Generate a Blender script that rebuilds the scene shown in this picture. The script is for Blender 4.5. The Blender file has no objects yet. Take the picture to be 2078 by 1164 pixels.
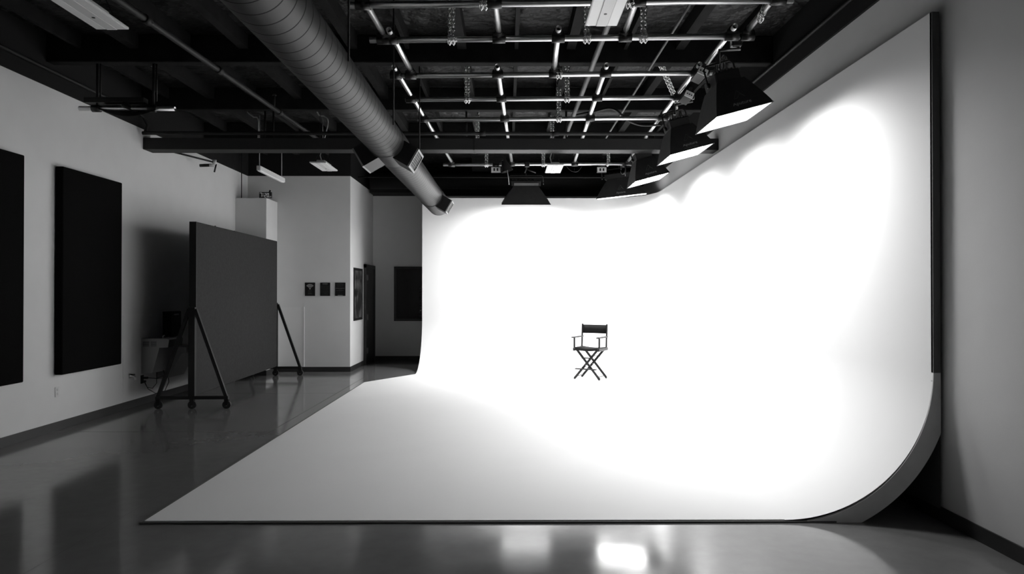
import bpy, math, random
from math import sin, cos, pi, radians, atan2
from mathutils import Vector, Matrix
random.seed(7)
F = 0.3048                     # the plan is in feet, the scene in metres
scn = bpy.context.scene
COL = scn.collection

# ---------------------------------------------------------------- materials
def mat(name, v, rough=0.6, metal=0.0, spec=0.5, nscale=None, namp=0.0, bump=0.0, bscale=40.0, emit=None, bdist=0.02):
    m = bpy.data.materials.new(name); m.use_nodes = True
    nt = m.node_tree; b = nt.nodes['Principled BSDF']
    b.inputs['Base Color'].default_value = (v, v, v, 1)
    b.inputs['Roughness'].default_value = rough
    b.inputs['Metallic'].default_value = metal
    b.inputs['Specular IOR Level'].default_value = spec
    tc = nt.nodes.new('ShaderNodeTexCoord')
    if nscale:
        n = nt.nodes.new('ShaderNodeTexNoise'); n.inputs['Scale'].default_value = nscale
        n.inputs['Detail'].default_value = 5
        r = nt.nodes.new('ShaderNodeMapRange')
        r.inputs['From Min'].default_value = 0.3; r.inputs['From Max'].default_value = 0.7
        r.inputs['To Min'].default_value = v*(1-namp); r.inputs['To Max'].default_value = v*(1+namp)
        nt.links.new(tc.outputs['Object'], n.inputs['Vector'])
        nt.links.new(n.outputs['Fac'], r.inputs['Value'])
        nt.links.new(r.outputs['Result'], b.inputs['Base Color'])
    if bump:
        n2 = nt.nodes.new('ShaderNodeTexNoise'); n2.inputs['Scale'].default_value = bscale
        n2.inputs['Detail'].default_value = 4
        bp = nt.nodes.new('ShaderNodeBump'); bp.inputs['Strength'].default_value = bump
        bp.inputs['Distance'].default_value = bdist
        nt.links.new(tc.outputs['Object'], n2.inputs['Vector'])
        nt.links.new(n2.outputs['Fac'], bp.inputs['Height'])
        nt.links.new(bp.outputs['Normal'], b.inputs['Normal'])
    if emit is not None:
        b.inputs['Emission Color'].default_value = (1, 1, 1, 1)
        b.inputs['Emission Strength'].default_value = emit
    return m

M = {}
M['wall'] = mat('painted drywall', 0.68, 0.75, spec=0.2, nscale=3, namp=0.02, bump=0.03, bscale=120)
M['cyc'] = mat('matte white studio paint', 0.9, 0.65, spec=0.15, nscale=1.2, namp=0.012)
M['rib'] = mat('grey primed plywood', 0.6, 0.7, spec=0.2, nscale=6, namp=0.06)
M['edge'] = mat('dark edge strip', 0.12, 0.7, spec=0.2)
M['black'] = mat('black painted timber', 0.012, 0.65, spec=0.25, nscale=5, namp=0.25, bump=0.1, bscale=30)
M['joist'] = mat('dark timber joist', 0.011, 0.75, spec=0.1, nscale=8, namp=0.3, bump=0.1, bscale=25)
M['beam'] = mat('dark painted steel beam', 0.025, 0.6, spec=0.25, nscale=4, namp=0.08)
M['deck'] = mat('black faced insulation', 0.011, 0.5, spec=0.25, nscale=3, namp=0.3, bump=1.0, bscale=2.5, bdist=.18)
M['upper'] = mat('black painted wall', 0.009, 0.7, spec=0.2)
M['vinyl'] = mat('black vinyl baseboard', 0.03, 0.5, spec=0.35)
M['felt'] = mat('black acoustic fabric', 0.006, 0.95, spec=0.03, nscale=90, namp=0.2)
M['flat'] = mat('charcoal painted panel', 0.034, 0.8, spec=0.15, nscale=30, namp=0.15, bump=0.05, bscale=80)
M['steelblk'] = mat('black painted steel', 0.012, 0.5, spec=0.35)
M['caster'] = mat('caster rubber', 0.015, 0.45)
M['alu'] = mat('aluminium pipe', 0.9, 0.32, metal=1.0)
M['chain'] = mat('zinc chain', 0.85, 0.3, metal=1.0)
M['clamp'] = mat('black anodised clamp', 0.012, 0.35, metal=0.0, spec=0.6)
M['duct'] = mat('dull painted duct', 0.018, 0.5, metal=0.0, spec=0.28, nscale=2, namp=0.06)
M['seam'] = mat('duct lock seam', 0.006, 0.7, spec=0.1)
M['ductedge'] = mat('pale grille rim', 0.26, 0.5)
M['grille'] = mat('grille core', 0.012, 0.6)
M['fixture'] = mat('white enamelled fixture', 0.72, 0.4)
M['lens'] = mat('frosted lens', 0.9, 0.35)
M['pipe'] = mat('grey iron pipe', 0.02, 0.55, spec=0.25, nscale=8, namp=0.1)
M['galv'] = mat('grey galvanised pipe', 0.09, 0.5, spec=0.4)
M['softbox'] = mat('black softbox nylon', 0.016, 0.55, spec=0.35, nscale=10, namp=0.2, bump=0.15, bscale=18)
M['inner'] = mat('silver softbox lining', 0.75, 0.4)
M['glow'] = mat('lit diffuser cloth', 0.8, 0.6, emit=32)
M['print'] = mat('grey printed lettering', 0.30, 0.6)
M['printdim'] = mat('dim printed logo', 0.06, 0.6)
M['white'] = mat('white plastic', 0.65, 0.4)
M['plate'] = mat('brushed plate', 0.55, 0.35)
M['sling'] = mat('black canvas', 0.02, 0.9, spec=0.1, nscale=80, namp=0.2)
M['lacquer'] = mat('black lacquered wood', 0.018, 0.42, spec=0.35)
M['sign'] = mat('black sign plate', 0.008, 0.4, spec=0.4)
M['signtext'] = mat('grey sign print', 0.30, 0.6)
M['signdim'] = mat('dim sign print', 0.08, 0.6)
M['digit'] = mat('pale clock segment', 0.6, 0.6, emit=0.25)
M['steel'] = mat('dull stainless steel', 0.35, 0.35, metal=0.6)
M['cable'] = mat('black cable', 0.01, 0.5)
M['wcable'] = mat('pale cable', 0.4, 0.5)
M['glass'] = mat('dark window glass', 0.004, 0.08, spec=0.5)
M['doorleaf'] = mat('dark door leaf', 0.012, 0.5)
M['hinge'] = mat('hinge metal', 0.12, 0.45)
M['sheet'] = mat('white wall sheeting', 0.7, 0.6, spec=0.3)

def floor_mat():
    m = mat('polished concrete', 0.22, 0.16, spec=0.5)
    nt = m.node_tree; b = nt.nodes['Principled BSDF']; L = nt.links
    tc = nt.nodes.new('ShaderNodeTexCoord')
    def noise(s, d=6, vec=None):
        n = nt.nodes.new('ShaderNodeTexNoise'); n.inputs['Scale'].default_value = s; n.inputs['Detail'].default_value = d
        L.new(vec or tc.outputs['Object'], n.inputs['Vector']); return n
    def mr(src, a, bb, c, d):
        r = nt.nodes.new('ShaderNodeMapRange')
        for k, v in zip(('From Min', 'From Max', 'To Min', 'To Max'), (a, bb, c, d)): r.inputs[k].default_value = v
        L.new(src, r.inputs['Value']); return r.outputs['Result']
    def mul(a, c):
        n = nt.nodes.new('ShaderNodeMath'); n.operation = 'MULTIPLY'; L.new(a, n.inputs[0]); L.new(c, n.inputs[1]); return n.outputs[0]
    big = mr(noise(0.8).outputs['Fac'], .3, .7, .88, 1.12)
    fine = mr(noise(9, 3).outputs['Fac'], .3, .7, .95, 1.05)
    c = mul(big, fine)
    k = nt.nodes.new('ShaderNodeMath'); k.operation = 'MULTIPLY'; k.inputs[1].default_value = 0.17
    L.new(c, k.inputs[0]); L.new(k.outputs[0], b.inputs['Base Color'])
    L.new(mr(noise(2.2).outputs['Fac'], .3, .7, .09, .15), b.inputs['Roughness'])
    bp = nt.nodes.new('ShaderNodeBump'); bp.inputs['Strength'].default_value = 0.06; bp.inputs['Distance'].default_value = 0.01
    L.new(noise(2.5, 2).outputs['Fac'], bp.inputs['Height']); L.new(bp.outputs['Normal'], b.inputs['Normal'])
    return m
M['floor'] = floor_mat()
M['joint'] = mat('saw cut joint', 0.06, 0.8)

def poster_mat():
    m = mat('poster print', 0.05, 0.3)
    nt = m.node_tree; b = nt.nodes['Principled BSDF']; L = nt.links
    tc = nt.nodes.new('ShaderNodeTexCoord')
    n = nt.nodes.new('ShaderNodeTexNoise'); n.inputs['Scale'].default_value = 4.5; n.inputs['Detail'].default_value = 6
    L.new(tc.outputs['Object'], n.inputs['Vector'])
    cr = nt.nodes.new('ShaderNodeValToRGB'); e = cr.color_ramp.elements
    e[0].position = .45; e[0].color = (.012, .012, .012, 1); e[1].position = .62; e[1].color = (.12, .12, .12, 1)
    L.new(n.outputs['Fac'], cr.inputs['Fac']); L.new(cr.outputs['Color'], b.inputs['Base Color'])
    return m
M['poster'] = poster_mat()

# ---------------------------------------------------------------- mesh building (feet)
class MB:
    def __init__(s): s.v = []; s.f = []; s.sm = []
    def add(s, vs, fs, smooth=False, R=None):
        o = len(s.v)
        for p in vs:
            p = Vector(p)
            s.v.append(R @ p if R is not None else p)
        for f in fs: s.f.append([i+o for i in f]); s.sm.append(smooth)
        return s
    def box(s, x0, x1, y0, y1, z0, z1, R=None):
        vs = [(x, y, z) for x in (x0, x1) for y in (y0, y1) for z in (z0, z1)]
        return s.add(vs, [(0,1,3,2), (4,6,7,5), (0,4,5,1), (2,3,7,6), (0,2,6,4), (1,5,7,3)], R=R)
    def bbox(s, x0, x1, y0, y1, z0, z1, b=0.02, R=None):
        # box with chamfered edges
        xs = (x0, x1); ys = (y0, y1); zs = (z0, z1)
        V = {}; vs = []
        for i in (0, 1):
            for j in (0, 1):
                for k in (0, 1):
                    sx, sy, sz = (1-2*i)*b, (1-2*j)*b, (1-2*k)*b
                    for a, p in enumerate(((xs[i], ys[j]+sy, zs[k]+sz), (xs[i]+sx, ys[j], zs[k]+sz), (xs[i]+sx, ys[j]+sy, zs[k]))):
                        V[i, j, k, a] = len(vs); vs.append(p)
        fs = []
        for i in (0, 1):
            q = [V[i,0,0,0], V[i,0,1,0], V[i,1,1,0], V[i,1,0,0]]; fs.append(q if i == 0 else q[::-1])
            q = [V[0,i,0,1], V[1,i,0,1], V[1,i,1,1], V[0,i,1,1]]; fs.append(q if i == 0 else q[::-1])
            q = [V[0,0,i,2], V[0,1,i,2], V[1,1,i,2], V[1,0,i,2]]; fs.append(q if i == 0 else q[::-1])
        for j in (0, 1):
            for k in (0, 1):
                fs.append([V[0,j,k,1], V[1,j,k,1], V[1,j,k,2], V[0,j,k,2]])
                fs.append([V[j,0,k,0], V[j,1,k,0], V[j,1,k,2], V[j,0,k,2]])
                fs.append([V[j,k,0,0], V[j,k,1,0], V[j,k,1,1], V[j,k,0,1]])
        for i in (0, 1):
            for j in (0, 1):
                for k in (0, 1): fs.append([V[i,j,k,0], V[i,j,k,1], V[i,j,k,2]])
        return s.add(vs, fs, R=R)
    def tube(s, pts, r, n=12, caps=True, hollow=0.0, smooth=True):
        pts = [Vector(p) for p in pts]; rings = []
        up = None; vs = []; fs = []
        for i, p in enumerate(pts):
            d = (pts[min(i+1, len(pts)-1)] - pts[max(i-1, 0)]).normalized()
            if up is None:
                a = Vector((0, 0, 1)) if abs(d.z) < .9 else Vector((1, 0, 0))
                up = (a - d*a.dot(d)).normalized()
            else: up = (up - d*up.dot(d)).normalized()
            q = d.cross(up); rr = r[i] if isinstance(r, (list, tuple)) else r
            rings.append([p + (up*cos(2*pi*k/n) + q*sin(2*pi*k/n))*rr for k in range(n)])
        for R_ in rings: vs += R_
        for i in range(len(rings)-1):
            for k in range(n):
                fs.append((i*n+k, i*n+(k+1) % n, (i+1)*n+(k+1) % n, (i+1)*n+k))
        s.add(vs, fs, smooth)
        if caps and not hollow:
            for e in (0, len(rings)-1):
                s.add(rings[e], [tuple(range(n)) if e else tuple(range(n))[::-1]])
        if hollow:
            # open pipe mouth: annulus and a short inner wall at both ends
            for e, q in ((0, 1), (len(rings)-1, len(rings)-2)):
                c = pts[e]; inw = (pts[q]-pts[e]).normalized()*min(0.6, (pts[q]-pts[e]).length*.4)
                inner = [c + (p-c)*hollow for p in rings[e]]
                deep = [p + inw for p in inner]
                fs2 = [(k, (k+1) % n, n+(k+1) % n, n+k) for k in range(n)]
                s.add(rings[e]+inner, fs2)
                s.add(inner+deep, fs2, smooth); s.add(deep, [tuple(range(n))])
        return s
    def cone(s, c, axis, r0, r1, h, n=24, caps=True, smooth=True):
        c = Vector(c); a = Vector(axis).normalized()
        return s.tube([c, c+a*h], [r0, r1], n, caps, smooth=smooth)
    def prism(s, poly, axis, a0, a1, R=None):
        n = len(poly); vs = []
        for a in (a0, a1):
            for p, q in poly:
                vs.append({'x': (a, p, q), 'y': (p, a, q), 'z': (p, q, a)}[axis])
        fs = [(i, (i+1) % n, n+(i+1) % n, n+i) for i in range(n)] + [tuple(range(n))[::-1], tuple(range(n, 2*n))]
        return s.add(vs, fs, R=R)
    def build(s, name, m, parent=None, origin=None, bake=None):
        me = bpy.data.meshes.new(name)
        if parent is not None: o0 = Vector(parent['_o']) if '_o' in parent else Vector((0, 0, 0))
        elif origin is not None: o0 = Vector(origin)
        else:
            xs = [p.x for p in s.v]; ys = [p.y for p in s.v]; zs = [p.z for p in s.v]
            o0 = Vector(((min(xs)+max(xs))/2, (min(ys)+max(ys))/2, min(zs)))
        me.from_pydata([tuple((p-o0)*F) for p in s.v], [], s.f)
        mats = m if isinstance(m, list) else [m]
        for q in mats: me.materials.append(q)
        for p, k in zip(me.polygons, s.sm): p.use_smooth = k
        import bmesh
        bm = bmesh.new(); bm.from_mesh(me)
        bmesh.ops.remove_doubles(bm, verts=bm.verts, dist=1e-5)
        bmesh.ops.recalc_face_normals(bm, faces=bm.faces); bm.to_mesh(me); bm.free()
        o = bpy.data.objects.new(name, me); COL.objects.link(o)
        o['_o'] = tuple(o0)
        if parent is not None: o.parent = parent
        else: o.location = o0*F
        return o

def tag(o, label=None, cat=None, group=None, kind=None):
    if label: o['label'] = label
    if cat: o['category'] = cat
    if group: o['group'] = group
    if kind: o['kind'] = kind
    return o
def empty(name, loc, label, cat, group=None):
    o = bpy.data.objects.new(name, None); COL.objects.link(o)
    o.empty_display_size = .1; o.location = Vector(loc)*F; o['_o'] = tuple(loc)
    return tag(o, label, cat, group)
def struct(name, mb, m, origin=(0, 0, 0)):
    return tag(mb.build(name, m, origin=origin), kind='structure')
def copy_tree(o, parent=None):
    c = o.copy(); COL.objects.link(c)
    if parent is not None: c.parent = parent
    for ch in list(o.children): copy_tree(ch, c)
    return c
def text_mb(txt, size, m4, depth=0.004, parent=None, name='lettering', material=None, xs=1.0):
    # lettering extruded to real thickness; m4 maps text space (x right, y up, z out) to feet
    cu = bpy.data.curves.new('t', 'FONT'); cu.body = txt; cu.size = size; cu.extrude = depth
    cu.align_x = 'CENTER'; cu.resolution_u = 3
    ob = bpy.data.objects.new('t', cu); COL.objects.link(ob)
    dg = bpy.context.evaluated_depsgraph_get()
    me = bpy.data.meshes.new_from_object(ob.evaluated_get(dg))
    mb = MB(); mb.add([m4 @ Vector((v.co.x*xs, v.co.y, v.co.z)) for v in me.vertices], [tuple(p.vertices) for p in me.polygons])
    bpy.data.objects.remove(ob); bpy.data.meshes.remove(me)
    return mb.build(name, material, parent)

# ================================================================ the room
XL, XR = -17.6, 10.24
YB, YS = 46.3, 54.1            # back wall left part, far wall of the recess
XS = -10.66                    # side wall of the recess
ZW = 13.25                     # pale paint stops here, black above
ZR = 15.2                      # roof deck
YF = -9.0
struct('floor', MB().box(XL-.4, XR+.4, YF, YS+.4, -.5, 0), M['floor'])
struct('wall_left', MB().box(XL-.4, XL, YF, YB+.4, 0, ZW), M['wall'])
struct('wall_right', MB().box(XR, XR+.4, YF, YS, 0, 13.42), M['wall'])
struct('wall_back', MB().box(XL-.4, XS, YB, YB+.4, 0, ZW), M['wall'])
struct('wall_recess', MB().box(XS-.4, XS, YB+.4, YS, 0, ZW), M['wall'])
struct('wall_far', MB().box(XS-.4, XR+.4, YS, YS+.4, 0, 13.0), M['wall'])
struct('wall_front', MB().box(XL-.4, XR+.4, YF-.4, YF, 0, ZR), M['wall'])
# black painted upper bands of the walls
struct('trim_1', MB().box(XL-.4, XL+.05, YF, YB, ZW, ZR), M['upper'])
struct('trim_2', MB().box(XR-.08, XR+.4, YF, YS, 13.42, ZR), M['upper'])
struct('trim_3', MB().box(XL-.4, XS+.03, YB-.04, YB+.4, ZW, ZR).box(XS-.4, XS+.03, YB+.4, YS, ZW, ZR), M['upper'])
struct('trim_4', MB().box(XS, XR+.4, YS-.06, YS+.4, 13.0, ZR), M['upper'])
# protective sheet seams in the back left corner
struct('trim_5', MB().box(XL, XL+.015, 31.35, 44.2, .34, 4.34), M['sheet'])
struct('trim_6', MB().box(-15.6, -13.8, YB-.02, YB, .34, 4.36).box(-13.8, -13.75, YB-.04, YB, .34, 4.38), M['sheet'])
# baseboards
struct('baseboard_left', MB().box(XL, XL+.04, YF, 44.2, 0, .335), M['vinyl'])
struct('baseboard_right', MB().box(XR-.04, XR, YF, YS, 0, .335), M['vinyl'])
struct('baseboard_back', MB().box(-15.6, XS+.04, YB-.04, YB, 0, .335), M['vinyl'])
struct('baseboard_recess', MB().box(XS, XS+.04, YB, 50.65, 0, .335), M['vinyl'])
struct('baseboard_far', MB().box(XS, XR, YS-.04, YS, 0, .335), M['vinyl'])
# saw-cut joints in the slab
jm = MB()
jm.add([(-9.33, 6, .002), (-9.31, 6, .002), (-9.04, 46, .002), (-9.06, 46, .002)], [(0, 1, 2, 3)])
for y in (21.4, 26.5, 36.5): jm.add([(XL, y, .002), (-9.1, y, .002), (-9.1, y+.02, .002), (XL, y+.02, .002)], [(0, 1, 2, 3)])
struct('trim_7', jm, M['joint'])

# ceiling: deck with joists between the cross beams
ceil = struct('ceiling', MB().box(XL-.4, XR+.4, YF, YS+.4, ZR, ZR+.3), M['deck'])
beamsY = [(5.8, 6.25), (12.55, 13.0), (19.25, 19.7), (26.0, 26.45), (32.75, 33.2), (39.5, 39.95)]
for j in range(-8, 5):
    x = .34+2.08*j; w = .17 if j % 2 else .07
    if x < XL+.5 or x > XR-.3: continue
    for (a, b) in [(13.0, 19.25), (19.7, 26.0), (26.45, 32.75), (33.2, 39.5), (39.95, 46.2)]:
        MB().box(x-w, x+w, a, b, 14.66, ZR).build('joist', M['joist'], ceil)
bl = ['black timber roof beam just in front of the picture, above the nearest pipe', 'black timber roof beam crossing behind the second cross pipe',
      'black timber roof beam just above the low steel beam', 'black timber roof beam beyond the low steel beam']
for (a, b), l in zip(beamsY[2:], bl):
    tag(MB().bbox(XL+.05, XR-.08, a, b, 14.15, ZR, .03).build('roof_beam', M['joist']), l, 'beam', 'roof beams')
lb = empty('steel_beam', (-3.6, 33.45, 12.28), 'long dark boxed steel beam spanning the room wall to wall below the roof', 'beam')
MB().bbox(XL, XR, 33.0, 33.9, 12.28, 12.84, .015).build('boxed_web', M['beam'], lb)
MB().box(-1.66, -1.6, 32.98, 33.92, 12.265, 12.86).build('splice_seam', M['black'], lb)
# hangers between beam and roof
for x in (-11.75, -11.35, -2.0, 2.85):
    MB().tube([(x, 33.1, 12.8), (x, 33.1, 14.2)], .05, 8).build('hanger_rod', M['black'], lb)

# door in the recess, window in the far wall
dr = struct('door_1', MB().box(XS, XS+.12, 50.75, 53.95, 0, 7.2), M['doorleaf'])
MB().box(XS, XS+.2, 50.6, 50.78, 0, 7.45).box(XS, XS+.2, 53.9, 54.08, 0, 7.45).box(XS, XS+.2, 50.6, 54.08, 7.2, 7.45).build('door_frame', M['vinyl'], dr)
for z in (6.45, 3.5, 1.0):
    MB().box(XS+.11, XS+.23, 50.8, 51.25, z-.18, z+.22).build('hinge', M['hinge'], dr)
wn = struct('window_1', MB().box(-8.85, -3.1, YS-.05, YS-.02, 3.2, 7.3), M['glass'])
MB().box(-8.98, -8.8, YS-.1, YS, 3.1, 7.4).box(-3.15, -2.95, YS-.1, YS, 3.1, 7.4).box(-8.8, -3.15, YS-.1, YS, 7.22, 7.4).box(-8.8, -3.15, YS-.1, YS, 3.1, 3.28).build('window_frame', M['vinyl'], wn)
sl = MB()
for i in range(22): sl.box(-7.0, -6.2, YS-.08, YS-.055, 3.4+i*.115, 3.45+i*.115)
sl.build('blind_slats', M['doorleaf'], wn)

# storage closet box against the left wall
cb = empty('closet', (-16.6, 45.2, 0), 'tall white boxed closet in the far left corner behind the rolling panel', 'closet')
MB().box(XL, -15.6, 44.2, YB, 0, 11.47).build('body', M['wall'], cb)
MB().box(XL+.05, -15.56, 44.16, YB-.05, 0, .335).build('skirting', M['vinyl'], cb)

# ================================================================ cyclorama
r0, ztop = 3.5, 12.0
CX, CY0, CYB = 10.0, 16.0, 48.0
cyc = empty('cyclorama', (0.8, 32, 0), 'large white curved cyclorama stage filling the right of the room', 'cyclorama')
def plan():
    pts = []
    n = 12
    for i in range(n+1): pts.append((CX, CY0+(CYB-r0-CY0)*i/n, -1, 0))
    for i in range(1, 24):
        a = pi/2*i/24; pts.append((CX-r0+r0*cos(a), CYB-r0+r0*sin(a), -cos(a), -sin(a)))
    for i in range(n+1): pts.append((CX-r0-(CX-r0+6.0)*i/n, CYB, 0, -1))
    return pts
prof = [(0, ztop), (0, 8.0)] + [(r0*(1-cos(a)), r0*(1-sin(a))) for a in [pi/2*i/28 for i in range(29)]][::1]
# profile starts at the top of the wall, runs down and curves forward on to the floor
FT = .06
P = plan(); vs = []; fs = []; n = len(prof)
for (x, y, nx, ny) in P:
    for d, z in prof:
        vs.append((x+nx*d, y+ny*d, max(z, 0)+FT*(1-min(1, z/3.5))))
for i in range(len(P)-1):
    for j in range(n-1):
        fs.append((i*n+j, i*n+j+1, (i+1)*n+j+1, (i+1)*n+j))
w = MB(); w.add(vs, fs, True)
# back and top of the wall shell
t = .17; vs = []; fs = []
for (x, y, nx, ny) in P:
    vs += [(x, y, ztop), (x-nx*t, y-ny*t, ztop), (x-nx*t, y-ny*t, .3)]
for i in range(len(P)-1):
    fs += [(3*i, 3*i+3, 3*i+4, 3*i+1), (3*i+1, 3*i+4, 3*i+5, 3*i+2)]
w2 = MB(); w2.add(vs, fs)
sw = w.build('curved_wall', M['cyc'], cyc)
# keep orientation: smooth surface facing the stage
w2.build('wall_backing', M['edge'], cyc)
fl = MB()
fl.prism([(-8.48, CY0+.03), (CX-r0, CY0+.03), (CX-r0, CYB-r0), (-6.0, CYB-r0), (-8.48, 40.5)], 'z', .012, FT)
fl.build('stage_floor', M['cyc'], cyc)
ed = MB().prism([(-8.56, CY0-.04), (CX-r0+1.2, CY0-.04), (CX-r0+1.2, CY0+.03), (-8.48, CY0+.03)], 'z', 0, FT-.02)
ed.prism([(-8.56, CY0-.04), (-8.48, CY0+.03), (-8.48, 40.5), (-6.0, CYB-r0), (-6.06, CYB-r0+.02), (-8.56, 40.55)][::-1], 'z', 0, FT-.012)
ed.build('edge_strip', M['edge'], cyc)
# front rib: plywood former whose inner edge is the cove and outer edge a larger arc
ro = 3.93; xo = 10.17
cxx, czz = CX-r0, r0
inn = [(cxx+r0*sin(a), czz-r0*cos(a)) for a in [pi/2*i/40 for i in range(41)]]
a0 = math.acos(czz/ro); a1 = math.asin((xo-cxx)/ro)
out = [(cxx+ro*sin(a), czz-ro*cos(a)) for a in [a0+(a1-a0)*i/30 for i in range(31)]]
out = out+[(xo, czz)]
rb = MB().prism(inn+out[::-1], 'y', CY0-.03, CY0+.06)
rb.build('cove_rib', M['rib'], cyc)
MB().box(10.0, 10.17, CY0-.03, CY0+.06, 3.5, ztop).build('end_post', M['edge'], cyc)
for k, y in enumerate((20.0, 24.0)):      # hidden framing formers seen through the open end
    pass

# ================================================================ things on the left
def acoustic(y0, y1, label):
    e = empty('acoustic_panel', (XL, (y0+y1)/2, 2.18), label, 'acoustic panel', 'black acoustic panels on the left wall')
    MB().bbox(XL+.02, XL+.33, y0, y1, 2.18, 10.28, .03).build('fabric_wrap', M['felt'], e)
    for z in (3.6, 8.9): MB().box(XL, XL+.05, (y0+y1)/2-.3, (y0+y1)/2+.3, z-.1, z+.1).build('wall_cleat', M['steelblk'], e)
acoustic(26.6, 30.68, 'tall black fabric acoustic panel on the left wall, the whole one beside the outlet')
acoustic(20.4, 24.5, 'tall black fabric acoustic panel cut off by the left edge of the photo')

def outlet(x, y, z, label):
    e = empty('wall_outlet', (x, y, z), label, 'outlet')
    MB().bbox(x, x+.02, y-.12, y+.12, z-.19, z+.19, .006).build('cover_plate', M['white'], e)
    for dz in (-.08, .08): MB().bbox(x+.018, x+.03, y-.05, y+.05, z+dz-.05, z+dz+.05, .005).build('socket', M['plate'], e)
outlet(XL, 26.8, 1.5, 'small white duplex outlet on left wall below the whole acoustic panel')

# valve
hv = empty('hose_valve', (XL, 31.9, 1.5), 'small chrome hose valve on left wall near the drinking fountain', 'valve')
MB().cone((XL, 31.9, 1.5), (1, 0, 0), .13, .13, .03, 20).build('flange', M['chain'], hv)
MB().tube([(XL, 31.9, 1.5), (XL+.2, 31.9, 1.5), (XL+.28, 31.9, 1.42), (XL+.29, 31.9, 1.3)], .05, 10).build('spout', M['chain'], hv)
MB().cone((XL+.17, 31.9, 1.54), (0, 0, 1), .09, .09, .04, 12).build('handle', M['steelblk'], hv)

# drinking fountain
df = empty('drinking_fountain', (XL, 34, 1.1), 'two level grey drinking fountain on left wall behind the rolling panel frame', 'drinking fountain')
MB().prism([(XL, 1.48), (-17.05, 1.5), (-16.72, 2.72), (-16.3, 2.74), (-16.25, 3.1), (-16.4, 3.16), (XL, 3.16)], 'y', 32.9, 34.3).build('upper_basin', M['steel'], df)
MB().prism([(XL, 1.03), (-17.0, 1.1), (-16.35, 2.3), (-16.1, 2.35), (-16.1, 2.62), (XL, 2.66)], 'y', 34.35, 36.0).build('lower_basin', M['steel'], df)
MB().bbox(XL, -17.15, 34.9, 36.0, 3.1, 4.4, .03).build('bottle_filler', M['steelblk'], df)
MB().box(-17.16, -17.13, 35.2, 35.7, 4.2, 4.28).build('display', M['plate'], df)
gr = MB()
for a in (32.885,):
    for i in range(5):
        gr.box(-17.5, -17.2, a-.01, a, 2.8+i*.05, 2.82+i*.05); gr.box(-17.12, -16.85, a-.01, a, 2.8+i*.05, 2.82+i*.05)
gr.build('vent_slots', M['steelblk'], df)
MB().tube([(-16.7, 33.2, 3.1), (-16.7, 33.2, 3.25), (-16.62, 33.2, 3.3)], .03, 8).build('bubbler', M['chain'], df)
pc = empty('electric_cable', (XL, 33, .7), 'black power cords looping from plug to the drinking fountain', 'cord')
MB().bbox(XL, XL+.04, 32.85, 33.1, 1.0, 1.4, .01).build('outlet_plate', M['steelblk'], pc)
MB().bbox(XL+.04, XL+.2, 32.92, 33.03, 1.05, 1.15, .01).bbox(XL+.04, XL+.3, 32.92, 33.03, 1.22, 1.32, .01).build('plug', M['cable'], pc)
MB().tube([(XL+.15, 33, 1.05), (XL+.2, 33.1, .8), (XL+.35, 33.3, .72), (XL+.45, 33.5, .95), (XL+.4, 33.6, 1.5)], .018, 6).build('cord', M['cable'], pc)
MB().tube([(XL+.28, 33, 1.27), (XL+.55, 33.3, 1.2), (XL+.72, 33.7, 1.3), (XL+.6, 33.9, 1.5), (XL+.4, 34, 1.6)], .018, 6).build('cord', M['cable'], pc)
MB().tube([(XL+.12, 33, 1.05), (XL+.2, 33.2, .7), (XL+.4, 33.5, .45), (XL+.6, 34, .5), (XL+.65, 34.3, .9), (XL+.5, 34.5, 1.3)], .018, 6).build('cord', M['cable'], pc)

# rolling panel: built straight, then turned a little about its near end
rp = empty('rolling_panel', (-14.6, 31.7, 0), 'large charcoal rolling wall panel on black A-frame casters', 'movable wall')
L_ = 12.25
MB().bbox(-14.72, -14.44, 31.75, 31.75+L_, .62, 8.66, .02).build('panel', M['flat'], rp)
MB().box(-14.75, -14.43, 31.71, 31.76, .62, 8.66).build('end_trim', M['steelblk'], rp)
MB().box(-14.62, -14.56, 34.3, 34.36, 8.6, 8.72).build('bracket', M['steelblk'], rp)
MB().box(-14.62, -14.56, 36.9, 36.96, 8.6, 8.7).build('bracket', M['steelblk'], rp)
for yy in (31.62, 31.75+L_+.09):
    fr = MB()
    fr.bbox(-16.2, -12.9, yy-.08, yy+.08, .45, .6, .01)
    def bar(x0, z0, x1, z1, hw=.075):
        d = Vector((x1-x0, 0, z1-z0)).normalized(); q = Vector((-d.z, 0, d.x))*hw
        a = Vector((x0, 0, z0)); b = Vector((x1, 0, z1))
        pl = [(p.x, p.z) for p in (a-q, b-q, b+q, a+q)]
        fr.prism(pl, 'y', yy-.07, yy+.07)
    bar(-16.1, .55, -14.7, 4.6); bar(-13.0, .55, -14.42, 4.6)
    fr.bbox(-14.72, -14.42, yy-.07, yy+.07, .55, 4.7, .01)
    fo = fr.build('a_frame', M['steelblk'], rp)
    for cx in (-16.1, -14.57, -13.0):
        c = MB().cone((cx, yy, .19), (0, 1, 0), .19, .19, .1, 24)
        c.build('caster_wheel', M['caster'], fo)
        MB().cone((cx, yy-.012, .19), (0, 1, 0), .055, .055, .124, 12).build('caster_hub', M['chain'], fo)
        fk = [(cx-.1, .46), (cx+.1, .46), (cx+.1, .4), (cx+.05, .15), (cx-.05, .15), (cx-.1, .4)]
        MB().prism(fk, 'y', yy-.035, yy-.015).prism(fk, 'y', yy+.115, yy+.135).box(cx-.1, cx+.1, yy-.035, yy+.135, .41, .46).build('caster_fork', M['steelblk'], fo)
rp.rotation_euler.z = math.atan(.38/12.2)

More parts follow.
